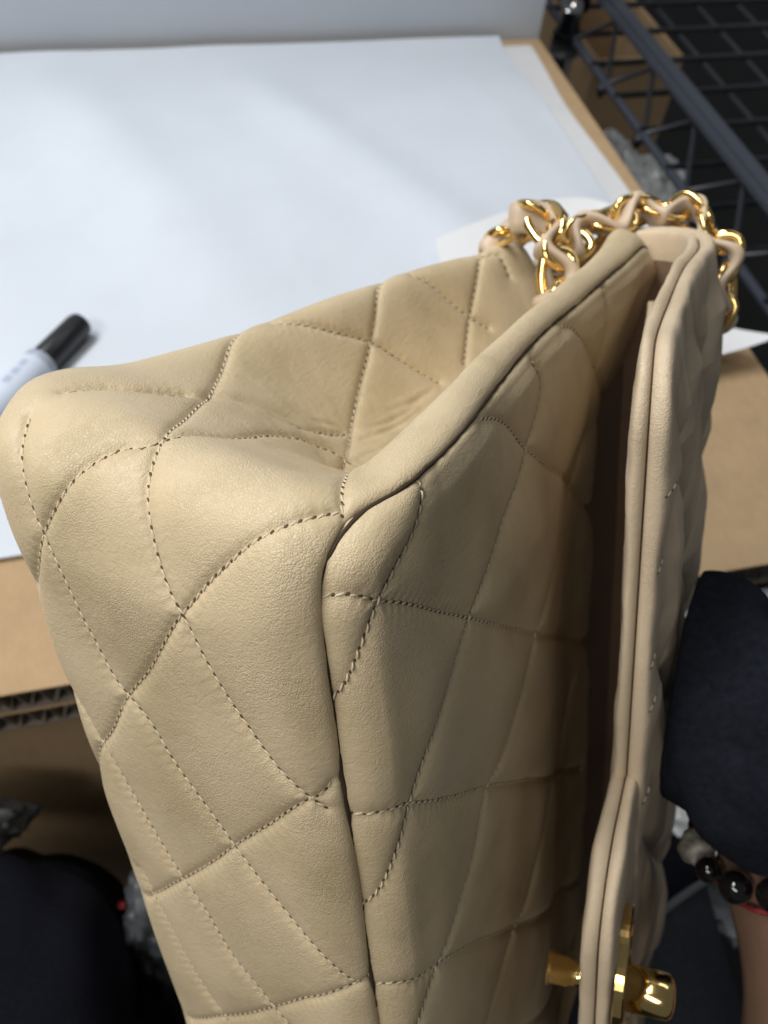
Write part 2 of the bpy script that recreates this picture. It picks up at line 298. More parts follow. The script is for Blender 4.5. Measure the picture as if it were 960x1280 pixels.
def card_nodes(nt, b, col):
    L = nt.links.new; v = coords(nt); c = np.array(col)
    n = nd(nt, 'ShaderNodeTexNoise', Scale=30.0, Detail=6.0, Roughness=0.65); L(v, n.inputs['Vector']); f = nd(nt, 'ShaderNodeTexNoise', Scale=420.0, Detail=3.0); L(coords(nt, (1, 0.25, 1)), f.inputs['Vector'])
    w = nd(nt, 'ShaderNodeTexWave', Scale=25.0, Distortion=0.6); L(v, w.inputs['Vector'])
    a = nd(nt, 'ShaderNodeMath', operation='MULTIPLY_ADD'); L(f.outputs['Fac'], a.inputs[0]); a.inputs[1].default_value = 0.45; L(n.outputs['Fac'], a.inputs[2])
    L(ramp(nt, a.outputs[0], [(0.45, tuple(c * 0.88)), (0.95, tuple(c * 1.07))]), b.inputs['Base Color'])
    h = nd(nt, 'ShaderNodeMath', operation='MULTIPLY_ADD'); L(w.outputs['Fac'], h.inputs[0]); h.inputs[1].default_value = 0.35; L(a.outputs[0], h.inputs[2])
    bp = nd(nt, 'ShaderNodeBump', Strength=0.25, Distance=0.0009); L(h.outputs[0], bp.inputs['Height']); L(bp.outputs['Normal'], b.inputs['Normal'])
m_paper = mat('white_paper', (0.64, 0.68, 0.735), 0.75, spec=0.25, build=noise_col(11, 0.96, 1.02, 0.30, 0.004))
m_paper2 = mat('thin_paper', (0.70, 0.695, 0.70), 0.8, spec=0.2, build=noise_col(22, 0.95, 1.03, 0.3, 0.003))
m_card = mat('cardboard', (0.47, 0.325, 0.185), 0.85, spec=0.15, build=card_nodes)
m_cardedge = mat('cardboard_edge', (0.27, 0.235, 0.195), 0.9, spec=0.1, build=noise_col(300, 0.75, 1.1, 0.3, 0.0008))
m_shadedfilm = mat('shaded_film', (0.10, 0.105, 0.11), 0.35, build=noise_col(40, 0.7, 1.2, 0.4, 0.003))  # plastic film with the low corner's shade put into its colour
m_whitepaper = mat('bright_paper', (0.80, 0.80, 0.80), 0.7, spec=0.25, build=noise_col(20, 0.97, 1.02, 0.1, 0.002))
m_board = mat('backdrop_board', (0.56, 0.60, 0.655), 0.7, spec=0.25, build=noise_col(6, 0.97, 1.02))
m_black = mat('black_plastic', (0.012, 0.012, 0.013), 0.35)
m_barrel = mat('marker_barrel', (0.60, 0.66, 0.76), 0.35)
m_ring = mat('marker_ring', (0.33, 0.37, 0.43), 0.4)
m_ink = mat('print_ink', (0.03, 0.04, 0.06), 0.5)
m_inkpale = mat('print_ink_pale', (0.40, 0.45, 0.55), 0.5)
m_wire = mat('rack_wire', (0.03, 0.032, 0.037), 0.4)
m_rail = mat('rack_rail', (0.05, 0.056, 0.072), 0.42)
m_chrome = mat('chrome', (0.5, 0.5, 0.5), 0.15, 1.0)
m_floor = mat('dark_floor', (0.012, 0.011, 0.011), 0.7, build=noise_col(9, 0.6, 1.3))
m_navy = mat('navy_cloth', (0.006, 0.0065, 0.011), 0.9, spec=0.12, build=noise_col(420, 0.7, 1.35, 0.35, 0.0008))
m_sleeve = mat('sleeve_cloth', (0.0105, 0.012, 0.018), 0.9, spec=0.12, build=noise_col(420, 0.7, 1.3, 0.3, 0.0008))
m_grey = mat('slate_cloth', (0.035, 0.038, 0.045), 0.85, spec=0.15, build=noise_col(300, 0.8, 1.2, 0.3, 0.0008))
m_hem = mat('pale_hem', (0.11, 0.115, 0.12), 0.8)
m_skin = mat('skin', (0.21, 0.122, 0.082), 0.5, build=noise_col(90, 0.92, 1.06, 0.15, 0.0006))  # tan lowered to carry the shade of sleeve and body
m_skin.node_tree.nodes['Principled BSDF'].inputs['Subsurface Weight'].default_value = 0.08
m_bead = mat('dark_bead', (0.005, 0.004, 0.0045), 0.06, spec=0.6)
m_crystal = mat('rough_bead', (0.30, 0.28, 0.24), 0.35, build=noise_col(260, 0.45, 1.5, 0.8, 0.001))
m_red = mat('red_cloth', (0.20, 0.01, 0.015), 0.7)
m_plastic = mat('plastic_film', (0.44, 0.445, 0.44), 0.28, spec=0.5, build=noise_col(40, 0.75, 1.2, 0.4, 0.003))
# stitch lines in surface coordinates (along, across)
FOLD_LINES = {'k1': [(0.6465, 0.5415), (0.6572, 0.5318), (0.6697, 0.5093), (0.6882, 0.4951), (0.7101, 0.4929), (0.7227, 0.4731), (0.7337, 0.4429), (0.7376, 0.3967)], 'k2': [(0.727, 0.3721), (0.7476, 0.3981), (0.7737, 0.4111), (0.6942, 0.0771)], 'k3': [(0.7571, 0.4404), (0.7769, 0.4399), (0.7999, 0.4373), (0.8246, 0.4453)], 'k4': [(0.7748, 0.4566), (0.7959, 0.449), (0.8249, 0.4543)], 'k5': [(0.6563, 0.0861), (0.6638, 0.1001), (0.6737, 0.1161)], 'k6': [(0.7424, 0.4769), (0.755, 0.4737), (0.7638, 0.4594)], 'k7': [(0.7966, 0.4652), (0.8148, 0.4603), (0.8416, 0.4652)]}
WRAP_LINES = {
 'a1': [(0.5672, 0.6101), (0.5836, 0.5325), (0.5919, 0.5016), (0.6057, 0.4553), (0.6182, 0.4209), (0.6267, 0.3955), (0.6355, 0.3603), (0.6529, 0.352), (0.6878, 0.3927), (0.7107, 0.414), (0.7243, 0.4068), (0.732, 0.3845)],
 'a2': [(0.6289, 0.5627), (0.6193, 0.5416), (0.6082, 0.5227), (0.5985, 0.5129), (0.5919, 0.5016), (0.5835, 0.4914), (0.5667, 0.4822), (0.5502, 0.4586), (0.5347, 0.4324), (0.5287, 0.4102), (0.5178, 0.3786), (0.5002, 0.3516), (0.4883, 0.3249), (0.4762, 0.2954), (0.4645, 0.2659), (0.4456, 0.2065), (0.4289, 0.1507), (0.4119, 0.0944), (0.4006, 0.0609)],
 'a3': [(0.7619, 0.6518), (0.7419, 0.5998), (0.7051, 0.5161), (0.6689, 0.4375), (0.6355, 0.3603), (0.6199, 0.3329), (0.6126, 0.3223), (0.6004, 0.3036), (0.5903, 0.2848), (0.58, 0.2617), (0.5641, 0.2388), (0.5499, 0.2125), (0.5311, 0.1661), (0.5198, 0.1337), (0.5069, 0.0853), (0.501, 0.0645)],
 'a4': [(0.6363, 0.051), (0.6307, 0.0679), (0.6233, 0.0909), (0.6136, 0.1257), (0.6038, 0.1652), (0.5935, 0.2143), (0.58, 0.2617), (0.5608, 0.3126), (0.5447, 0.3573), (0.5296, 0.4091), (0.5095, 0.4746), (0.4812, 0.5921), (0.4686, 0.622)],
 'a5': [(0.8686, 0.6518), (0.838, 0.5778), (0.8203, 0.5477), (0.7948, 0.5071), (0.7723, 0.4714), (0.7351, 0.3996), (0.6481, 0.0813), (0.6347, 0.0466)],
 'a6': [(0.6436, 0.5563), (0.6499, 0.5472), (0.6579, 0.5344), (0.6671, 0.5131), (0.6867, 0.502)],
 'a6b': [(0.7137, 0.4629), (0.7215, 0.4446), (0.7396, 0.4547), (0.7585, 0.4562)],
 'a7': [(0.7784, 0.6339), (0.7898, 0.6096), (0.8057, 0.5827), (0.8273, 0.5549), (0.8381, 0.5235), (0.8463, 0.4917), (0.8509, 0.4716)],
 'a8': [(0.9562, 0.6372), (0.9301, 0.5725), (0.9105, 0.5335), (0.8929, 0.4991), (0.8796, 0.4761)],
 'a8b': [(0.8862, 0.6213), (0.896, 0.5831), (0.9078, 0.5325), (0.9152, 0.4987)],
 'a8c': [(0.9459, 0.6233), (0.961, 0.6091), (0.9626, 0.5795), (0.9602, 0.5559)],
 'b1': [(0.5137, 0.0487), (0.5082, 0.0667), (0.5053, 0.0886), (0.4847, 0.1755), (0.4645, 0.2659), (0.427, 0.4096), (0.3945, 0.5869)],
 'b2': [(0.4025, 0.0208), (0.4006, 0.0609), (0.3832, 0.1547), (0.3589, 0.2672), (0.3327, 0.3866), (0.3016, 0.5776)],
 'a9': [(0.5144, 0.6144), (0.5067, 0.5813), (0.4979, 0.5608), (0.4891, 0.5382), (0.4668, 0.4852), (0.4464, 0.4485), (0.4273, 0.4112), (0.4121, 0.3788), (0.3901, 0.3458), (0.3722, 0.2962), (0.3593, 0.2569), (0.3487, 0.2147)],
 'a10': [(0.4156, 0.5683), (0.3948, 0.5408), (0.3711, 0.5052), (0.3492, 0.4642), (0.3283, 0.4125), (0.3212, 0.3973)],
 'b3': [(0.2644, 0.0655), (0.2356, 0.1964), (0.2085, 0.3274), (0.1797, 0.4464), (0.1508, 0.4464)],
 'b4': [(0.1627, 0.0655), (0.1339, 0.1964), (0.1051, 0.3274), (0.078, 0.4464), (0.0492, 0.4464)],
 'b5': [(0.0593, 0.0655), (0.0322, 0.1964), (0.0034, 0.3274), (0.0, 0.4464)],
 'a11': [(0.2831, 0.4464), (0.239, 0.4464), (0.1949, 0.3929), (0.1508, 0.2857), (0.1051, 0.1726), (0.061, 0.006)],
 'a12': [(0.1814, 0.4464), (0.1356, 0.4464), (0.0915, 0.3929), (0.0475, 0.2857), (0.0034, 0.1726), (0.0034, 0.006)],
 'a13': [(0.078, 0.4464), (0.0339, 0.4464), (0.0034, 0.3929), (0.0034, 0.2857), (0.0034, 0.1726), (0.0034, 0.006)],
}
FRONT_LINES = {
 'f1': [(0.0136, 0.0086), (0.0304, 0.032), (0.0563, 0.0603), (0.1719, 0.1414), (0.3012, 0.2205), (0.4398, 0.3077), (0.638, 0.4332), (0.9274, 0.6084)],
 'f2': [(0.0027, 0.2566), (0.0149, 0.2718), (0.0996, 0.3166), (0.319, 0.4206), (0.4865, 0.5101), (0.6512, 0.6124), (0.8809, 0.7515)],
 'f3': [(0.0052, 0.4607), (0.0358, 0.4766), (0.1702, 0.5208), (0.3545, 0.6066), (0.6561, 0.7772), (0.8918, 0.9185)],
 'f0': [(0.3688, 0.0083), (0.41, 0.0305), (0.4526, 0.0636), (0.4897, 0.106), (0.5553, 0.1662), (0.7638, 0.3058), (0.9276, 0.4358)],
 'fm': [(0.6506, 0.0114), (0.6764, 0.0257), (0.7024, 0.053), (0.7675, 0.1209), (0.8804, 0.2217), (0.9886, 0.3021)],
 'g1': [(0.2044, 0.002), (0.1944, 0.0202), (0.1766, 0.0413), (0.1496, 0.0617), (0.118, 0.073), (0.0667, 0.0858), (0.0335, 0.1063), (0.0111, 0.1177), (0.0017, 0.1217)],
 'g2': [(0.5489, 0.0162), (0.5637, 0.0588), (0.5474, 0.0936), (0.5057, 0.1217), (0.4775, 0.1439), (0.4325, 0.1658), (0.3649, 0.1978), (0.3094, 0.2257), (0.2684, 0.2423), (0.2021, 0.2646), (0.1495, 0.2885), (0.1016, 0.3177), (0.0587, 0.3419), (0.0226, 0.3614), (0.0038, 0.3662)],
 'g3': [(0.7903, 0.0009), (0.7922, 0.0475), (0.7999, 0.1131), (0.8224, 0.2129), (0.835, 0.2913), (0.7319, 0.3373), (0.5739, 0.3346), (0.5059, 0.3555), (0.4477, 0.3999), (0.375, 0.4308), (0.335, 0.4299), (0.2643, 0.473), (0.1775, 0.4937), (0.1195, 0.5112), (0.0478, 0.5414)],
 'g4': [(0.8193, 0.5975), (0.7585, 0.6184), (0.6295, 0.5985), (0.5182, 0.6119), (0.4489, 0.6442), (0.4162, 0.642), (0.3475, 0.6593), (0.274, 0.6735)],
 'f4': [(0.0049, 0.6217), (0.039, 0.633), (0.1707, 0.6667), (0.3561, 0.7416), (0.6585, 0.8951), (0.8927, 1.0)],
 'f5': [(0.0, 0.7528), (0.0341, 0.7678), (0.1707, 0.794), (0.3561, 0.8614), (0.6585, 1.0), (0.8927, 1.0)],
 'f6': [(0.0098, 0.8876), (0.0341, 0.8876), (0.1707, 0.9101), (0.3561, 0.9738), (0.6585, 1.0), (0.8927, 1.0)],
 'g7': [(0.3659, 0.8315), (0.3073, 0.8464), (0.2683, 0.8539), (0.2, 0.8652), (0.1512, 0.8801), (0.1024, 0.8989), (0.0585, 0.9139), (0.0244, 0.9326), (0.0049, 0.9438)],
}
# ================================================================== the setting
def struct(o): o['kind'] = 'structure'; return o
fl = MB(); fl.box((-3, -2, -0.74), (4, 5, -0.72)); struct(fl.build('floor', m_floor, smooth=False))
# ---- work table: two layers of corrugated board on a large carton
table = tag(empty('work_table', (0, 0.6, -0.72)), 'work table topped with brown corrugated cardboard, under the white paper', 'table')
def part(mb, name, m, parent, org, smooth=False):
    o = mb.build(name, m, parent, smooth); o.location = -Vector(org); return o
TO = (0, 0.6, -0.72); TX0, TX1, TY0, TY1 = -0.75, 0.456, 0.253, 0.985
for z1, x1 in ((0.0, TX1), (-0.0245, TX1 + 0.004)):
    b = MB(); b.box((TX0, TY0, z1 - 0.0016), (x1, TY1, z1)); top = part(b, 'cardboard_sheet', m_card, table, TO)
    b = MB(); b.box((TX0, TY0 + 0.001, z1 - 0.0240), (x1, TY1, z1 - 0.0218)); part(b, 'cardboard_liner', m_cardedge, table, TO)
    xs = np.arange(TX0, x1, 0.0011); zz = z1 - 0.0117 + 0.0092 * np.sin(xs * 2 * math.pi / 0.0125 + (0.7 if z1 else 0) + 1.2 * vnoise(np.stack([xs * 30, xs * 0 + z1 * 90, xs * 0], 1))) * (1 - 0.25 * np.abs(vnoise(np.stack([xs * 55, xs * 0 + 3, xs * 0], 1)))); yf = TY0 + 0.0006 + 0.0005 * np.sin(xs * 900)
    V = []; 
    for x, z, y in zip(xs, zz, yf): V += [(x, y, z - 0.0011), (x, y, z + 0.0011), (x, y + 0.05, z + 0.0011), (x, y + 0.05, z - 0.0011)]
    F = grid_faces(len(xs), 4, 0, False, True); o = mesh_obj('cardboard_fluting', V, F, m_cardedge, table, False); o.location = -Vector(TO); o['kind'] = 'stuff'
b = MB(); b.box((-0.7, 0.275, -0.72), (0.27, 0.96, -0.0495)); part(b, 'carton_body', m_card, table, TO)
# ---- white paper laid over the table: soft swells, a limp left edge
nx, ny = 260, 200
gx = np.linspace(-0.74, 0.402, nx); gy = np.linspace(0, 1, ny)
Gp = np.zeros((nx, ny, 3))
for i, x in enumerate(gx):
    y0 = 0.352 + 0.006 * math.sin(x * 9) + 0.24 * max(0.0, x + 0.08)
    for j, t in enumerate(gy):
        y = y0 + (0.976 - y0) * t
        w = mnoise.noise(Vector((x * 3.0, y * 2.2, 1.3))) * 0.010 + mnoise.noise(Vector((x * 7 + y * 3, y * 4, 4.1))) * 0.004
        w += 0.007 * (0.35 - abs(mnoise.noise(Vector((x * 4.5 + y * 1.5, y * 3.0, 9.7))))) * (1 if x < 0.3 else 0.5)
        w += 0.011 * math.exp(-((x + 0.02 + 0.35 * (y - 0.75)) / 0.05) ** 2) * min(1, max(0, (y - 0.45) * 4)) + 0.007 * math.exp(-((x - 0.16 - 0.5 * (0.8 - y)) / 0.04) ** 2)
        up = max(0, (y - 0.93)) * 0.45 * (1 if x > 0.25 else 1)
        Gp[i, j] = (x + 0.012 * (0.976 - y), y, 0.0035 + max(w + 0.004, 0) * min(1, (y - y0) * 12 + 0.25) * min(1, max(0.15, (0.975 - y) * 7)) + up * up * 12)
tag(grid_obj('paper_sheet', Gp, m_paper), 'large white paper sheet spread over the cardboard table, softly wrinkled', 'paper')
n2 = 60
Gs = np.zeros((12, n2, 3))
for i in range(12):
    for j in range(n2):
        y = 0.52 + (0.965 - 0.52) * j / (n2 - 1); x = 0.372 + 0.066 * i / 11 - 0.006 * (y - 0.6) + 0.003 * math.sin(y * 21)
        Gs[i, j] = (x, y, 0.0016 + 0.0012 * (1 + mnoise.noise(Vector((x * 20, y * 9, 2)))))
tag(grid_obj('thin_paper', Gs, m_paper2), 'greyish strip of thin paper along the right edge of the table', 'paper')
bd = MB(); bd.box((-0.9, 0.988, -0.002), (0.457, 0.996, 0.75)); tag(bd.build('backdrop_board', m_board, smooth=False), 'pale grey-white board standing along the back of the table', 'board')
# curled sheet of white paper behind the chain
Gc = np.zeros((70, 50, 3)); cor = [np.array(p) for p in ((0.21, 0.49), (0.222, 0.600), (0.462, 0.436), (0.400, 0.428))]
for i in range(70):
    for j in range(50):
        a, b_ = i / 69, j / 49
        p = (cor[0] * (1 - a) + cor[3] * a) * (1 - b_) + (cor[1] * (1 - a) + cor[2] * a) * b_
        p = p + np.array([0.058, 0.080]) * math.sin(min(a * 1.25, 1) * math.pi) * b_
        z = 0.018 + 0.020 * b_ ** 4 * math.sin(min(a * 1.25 + 0.08, 1) * math.pi) + 0.030 * max(0, a - 0.72) * (0.4 + b_) + 0.002 * math.sin(a * 9 + b_ * 3)
        Gc[i, j] = (p[0], p[1], z)
tag(grid_obj('loose_paper', Gc, m_whitepaper), 'curled sheet of white paper behind the chain, one corner past the table edge', 'paper')
# ================================================================== the handbag
R_BAG = M @ np.array([[0.8831291614, 0.4614706240, -0.0844259881], [0.1543982989, -0.4558439007, -0.8765657440], [-0.4429944126, 0.7610855414, -0.4738193211]])
O_BAG = CAM + M @ np.array([-0.0138585300, 0.0016156050, 0.1531895598])
BASE = np.array([-0.036, 0.11, -0.365])
bag = empty('handbag')
bm4 = Matrix.Identity(4); bl = O_BAG + R_BAG @ BASE
for r in range(3):
    for k in range(3): bm4[r][k] = R_BAG[r][k]
    bm4[r][3] = bl[r]
bag.matrix_world = bm4
tag(bag, 'beige quilted leather flap handbag held on end, gold turn-lock and chain', 'handbag')
def bagpart(o, label=None):
    o.parent = bag; o.location = -Vector(BASE)
    if label: o['label'] = label
    return o
TH = [m_thread, m_hole_shade]
# ---- bottom and side in one strip
G0 = wrap_base(); hq, N0, D0, _ = quilt(G0, [v for k, v in WRAP_LINES.items() if k[0] != 'c'], 0.0014, 0.012, 0.00035)
nu, nv = G0.shape[:2]
kf_ = np.exp(-(((G0[..., 0] + 0.030) / 0.028) ** 2 + ((G0[..., 1] - 0.070) / 0.034) ** 2)) * (G0[..., 1] > 0.02)
qx = np.stack([G0[..., 0] * 55 + G0[..., 1] * 60, G0[..., 1] * 190 - G0[..., 0] * 120, G0[..., 0] * 0 + 3.1], -1)
cr = kf_ * (0.0007 * vnoise(qx * 0.6) + 0.0003 * vnoise(G0 * [210, 260, 30]))
wr = 0.0004 * vnoise(G0 * 38)
for fk, fuv in FOLD_LINES.items():                       # creases of the pinched fold, fading out at both ends
    _, _, fd, fa = quilt(G0, [fuv], 0.0, 0.01, 0.0, pucker=0.0); taper = np.sin(np.clip(fa / fa.max(), 0, 1) * math.pi) ** 0.7
    dep, wid = {'k1': (0.0010, 0.0020), 'k5': (0.0010, 0.0012)}.get(fk, (0.0007, 0.0007))
    cr = cr - dep * np.exp(-(fd / wid) ** 2) * taper * (0.5 + 1.0 * np.abs(vnoise(G0 * 90))) + 0.2 * dep * np.exp(-((fd - 2.4 * wid) / (1.5 * wid)) ** 2) * taper
sgn = 1.0 if N0[nu // 4, nv // 3][1] < 0 else -1.0
edge = np.clip(np.linspace(0, 1, nv) * 200 / 1000 / 0.012, 0, 1)[None]
G1 = G0 + sgn * N0 * (hq + wr + cr)[..., None]
NW = sgn * grid_normals(G1)
body = bagpart(grid_obj('bottom_and_side', G1, m_leather, None, flip=(sgn < 0)))
for k, (nm, uv) in enumerate(WRAP_LINES.items()): stitches('stitch_line', G1, NW, uv, TH, body, k)
# ---- front panel
F0, de = front_base(); fq, NF, DF, _ = quilt(F0, list(FRONT_LINES.values()), 0.0023, 0.014, 0.0001, win=44, pucker=0.00016)
fs = 1.0 if NF[100, 100][0] > 0 else -1.0
fw = 0.0006 * vnoise(F0 * [0, 42, 42] + [3, 0, 0])
fade = np.clip(de / 0.006, 0, 1)
F1 = F0 + fs * NF * ((fq * (0.25 + 0.75 * fade)) + fw * fade)[..., None]
NFr = fs * grid_normals(F1)
front = bagpart(grid_obj('front_panel', F1, m_leather, None, flip=(fs < 0)))
for k, (nm, uv) in enumerate(FRONT_LINES.items()): stitches('stitch_line', F1, NFr, uv, TH, front, 50 + k, lift=0.00036 if nm[0] == 'g' else 0.00006, thr=0.00024)
# dark cord painting the shade in the seam crack between the two
sk = np.r_[0, np.cumsum(np.linalg.norm(np.diff(SEAM, axis=0), axis=1))]
sp_ = hermite(sk, SEAM, np.linspace(0, sk[-1], 420)); sp = sp_ + np.array([0.0, 0.0002, 0]) * (sp_[:, 1:2] < 0.004) + np.array([0.0004, 0, -0.0002]) * (sp_[:, 1:2] >= 0.004)
sr_ = np.where(sp_[:, 1] < 0.006, 0.00054, 0.00050) * (1 + 0.35 * vnoise(sp_ * 420)); sp = sp + 0.00022 * np.stack([vnoise(sp_ * 260), vnoise(sp_ * 260 + 7), vnoise(sp_ * 260 + 13)], 1)
V, F = sweep(sp, sr_, 8); bagpart(mesh_obj('seam', V, F, m_crack_shade))
# ---- back panel, far side, lining
def sheet(name, net, m, du=0.004, flip=False):
    G = surf(np.array(net, float) / 1000, du, du); return bagpart(grid_obj(name, G, m, None, flip))
nb = []
for z in (-362, -300, -200, -120, -70, -40): nb.append([(-78, 55, z), (-79, 90, z), (-72, 130, z), (-62, 170, z), (-50, 205, z), (-46, 216, z)])
nb.append([(-80, 60, -20), (-80, 92, -26), (-72, 132, -27), (-63, 170, -27), (-51, 203, -28), (-46, 216, -30)])
sheet('back_panel', nb, m_leather, 0.003)
ne = []
for y, w0, w1 in ((-4, -62, -4), (10, -78, 2), (60, -80, 8), (120, -74, 8), (180, -60, 6), (228, -44, 5)):
    ne.append([(w0 + (w1 - w0) * t, y, -362 + (6 if t in (0, 1) else -3 * math.sin(t * math.pi))) for t in (0, .25, .5, .75, 1)])
sheet('far_side', ne, m_leather, 0.003)
inn = []
for z in (-350, -200, -80, -32): inn.append([(-44, 212, z), (-38, 190, z), (-26, 160, z), (-12, 160, z), (-4, 190, z), (0, 226, z)])
sheet('lining', inn, m_lining, 0.003)
# ---- padded slabs: flap, tongue, inner flap
def slab(name, prof, zr, rc, to, ti, R, bulge, nt_, nz_, mats, qa=0.0, qs=0.036, znear=None, both=True, lab=None, lining=False):
    P = np.array(prof, float) / 1000; d = np.r_[0, np.cumsum(np.linalg.norm(np.diff(P, axis=0), axis=1))]; Lt = d[-1]
    a = np.linspace(0, 1, nt_); t = Lt * (0.3 * a + 0.7 * a ** 1.8)
    ds = np.linspace(0, Lt, 500); Ps = hermite(d, P, ds)
    for _ in range(60): Ps[1:-1] = 0.25 * Ps[:-2] + 0.5 * Ps[1:-1] + 0.25 * Ps[2:]
    d, P = ds, Ps
    PP = hermite(d, P, t); e = 4e-3; T = hermite(d, P, np.clip(t + e, 0, Lt)) - hermite(d, P, np.clip(t - e, 0, Lt)); T /= np.linalg.norm(T, axis=1)[:, None]
    nrm = np.stack([T[:, 1], -T[:, 0]], 1)
    s = np.linspace(-1, 1, nz_); s = np.sign(s) * (1 - (0.35 * (1 - abs(s)) + 0.65 * (1 - abs(s)) ** 2))
    z0, z1 = zr[0] / 1000, zr[1] / 1000
    zn = np.full(nt_, z1) if znear is None else np.interp(t, [q[0] / 1000 for q in znear], [q[1] / 1000 for q in znear])
    zc, hw = (zn + z0) / 2, (zn - z0) / 2
    TT = np.repeat(t[:, None], nz_, 1); ZL = s[None] * hw[:, None]; rc_ = rc / 1000
    # rounded corners at the free end
    cz = hw[:, None] - rc_; ct = rc_; dx = np.abs(ZL) - cz; dy = ct - TT; inc = (dx > 0) & (dy > 0)
    rr = np.hypot(dx, dy); over = inc & (rr > rc_); kf = np.where(over, rc_ / np.maximum(rr, 1e-9), 1.0)
    ZL = np.where(over, np.sign(ZL) * (cz + dx * kf), ZL); TT = np.where(over, ct - dy * kf, TT)
    dx = np.abs(ZL) - cz; dy = ct - TT; inc = (dx > 0) & (dy > 0); rr = np.maximum(np.hypot(dx, dy), 1e-9)
    dz = hw[:, None] - np.abs(ZL); dt = TT
    de_ = np.where(inc, np.maximum(rc_ - rr, 0), np.minimum(dz, dt))
    oz = np.where(inc, dx / rr, np.where(dz < dt, 1.0, 0.0)) * np.sign(ZL); ot = np.where(inc, -dy / rr, np.where(dz < dt, 0.0, -1.0))
    x = np.clip(de_ / (R / 1000), 0, 1)
    kx = np.array([0, .10, .28, .5, .75, 1.0]); pr = hermite(kx, np.array([0, .16, .50, .80, .96, 1.0]), x.ravel()).reshape(x.shape)
    lat = hermite(kx, np.array([0, 1.35, 2.1, 1.1, -.42 * R, -R]) * np.array([1, bulge, bulge, bulge, 1, 1]) + np.array([0, .10, .28, .5, .75, 1.0]) * R, x.ravel()).reshape(x.shape) / 1000
    pt = hermite(d, P, np.clip(TT.ravel(), 0, Lt)).reshape(TT.shape + (2,))
    nn = np.stack([np.interp(TT, t, nrm[:, k]) for k in (0, 1)], -1); tt = np.stack([np.interp(TT, t, T[:, k]) for k in (0, 1)], -1)
    Z = zc[:, None] + ZL
    q1 = (TT + 0.8 * Z) / (qs * 1.28); q2 = (TT - 0.8 * Z + 0.011) / (qs * 1.28)
    dq = np.minimum(np.abs(q1 - np.round(q1)), np.abs(q2 - np.round(q2))) * qs
    pil = qa / 1000 * (1 - (1 - np.clip(dq / 0.016, 0, 1)) ** 2) * np.clip((de_ - 0.004) / 0.014, 0, 1)
    nz3 = vnoise(np.stack([TT * 45, Z * 45, TT * 0 + to], -1)) * 0.0008 + vnoise(np.stack([TT * 130, Z * 130, TT * 0 + to + 5], -1)) * 0.00035
    def side(off, sg):
        g = np.empty(TT.shape + (3,)); o2 = off * pr + nz3 * pr
        g[..., :2] = pt + sg * nn * o2[..., None] + tt * (lat * ot)[..., None]; g[..., 2] = Z + lat * oz
        return g
    Go = side(to / 1000 + pil, 1); Gi = side(ti / 1000, -1); n = Go.shape[0] * Go.shape[1]
    V = np.concatenate([Go.reshape(-1, 3), Gi.reshape(-1, 3)])
    F = grid_faces(nt_, nz_, 0, True) + grid_faces(nt_, nz_, n, False)
    fx = 0.25 * (x[:-1, :-1] + x[1:, :-1] + x[:-1, 1:] + x[1:, 1:]).ravel()
    mi = np.concatenate([np.zeros(len(fx)), (fx > 0.97) * 1.0]) if lining else np.zeros(2 * len(fx))
    o = bagpart(mesh_obj(name, V, F, None, None, True, [mats, m_lining], mi), lab)
    jn = nz_ - 1; i0 = 0                                  # dark cord painting the crack's shade: near side, round the corner, free end
    ed = np.concatenate([Go[::-1, jn], Go[0, ::-1]]); keep = [0]
    for q in range(1, len(ed)):
        if np.linalg.norm(ed[q] - ed[keep[-1]]) > 0.0012: keep.append(q)
    if bulge > 0.5: V, F = sweep(ed[keep], 0.00055, 6); mesh_obj('edge_crack_shade', V, F, m_crack_shade, o)
    return o, Go
FLAP = [(40, 86), (37.2, 101), (33, 137), (29.6, 175), (28.6, 205), (23.5, 221), (13, 230), (4, 231.5), (-14, 231), (-30, 226), (-44, 214), (-52, 198), (-60, 178)]
flap, Gfl = slab('flap', FLAP, (-362, 2), 18, 5.8, 4.3, 9.0, 1.0, 240, 440, m_flap, lining=True, qa=4.6, qs=0.046, znear=[(0, 2), (125, 2), (160, 0), (185, -6), (215, -16), (270, -26)])
TONGUE = [(44.2, 43), (42.6, 58), (40.9, 75), (39.2, 92), (37.2, 112)]
tongue, Gt = slab('flap_tongue', TONGUE, (-236, -125), 26, 4.4, 5.0, 7.0, 0.8, 100, 170, m_flap)
INNER = [(30, 118), (26.5, 140), (22, 165), (18, 185), (15, 200)]
slab('inner_flap', INNER, (-340, -16), 24, 1.3, 1.3, 2.5, 0.15, 60, 160, m_flap)
# short stitches crossing the flap's edge
for k, zt in enumerate((-31, -53, -84, -99, -134, -246, -262)):
    vj = np.argmin(np.abs(Gfl[25, :, 2] - zt / 1000)) / (Gfl.shape[1] - 1)
    NG = grid_normals(Gfl); NG = NG * (1 if NG[60, 200, 0] > 0 else -1)
    stitches('stitch_line', Gfl, NG, [(0.020, vj), (0.045, vj + 0.001), (0.075, vj + 0.004)], TH, flap, 80 + k, thr=0.00024)
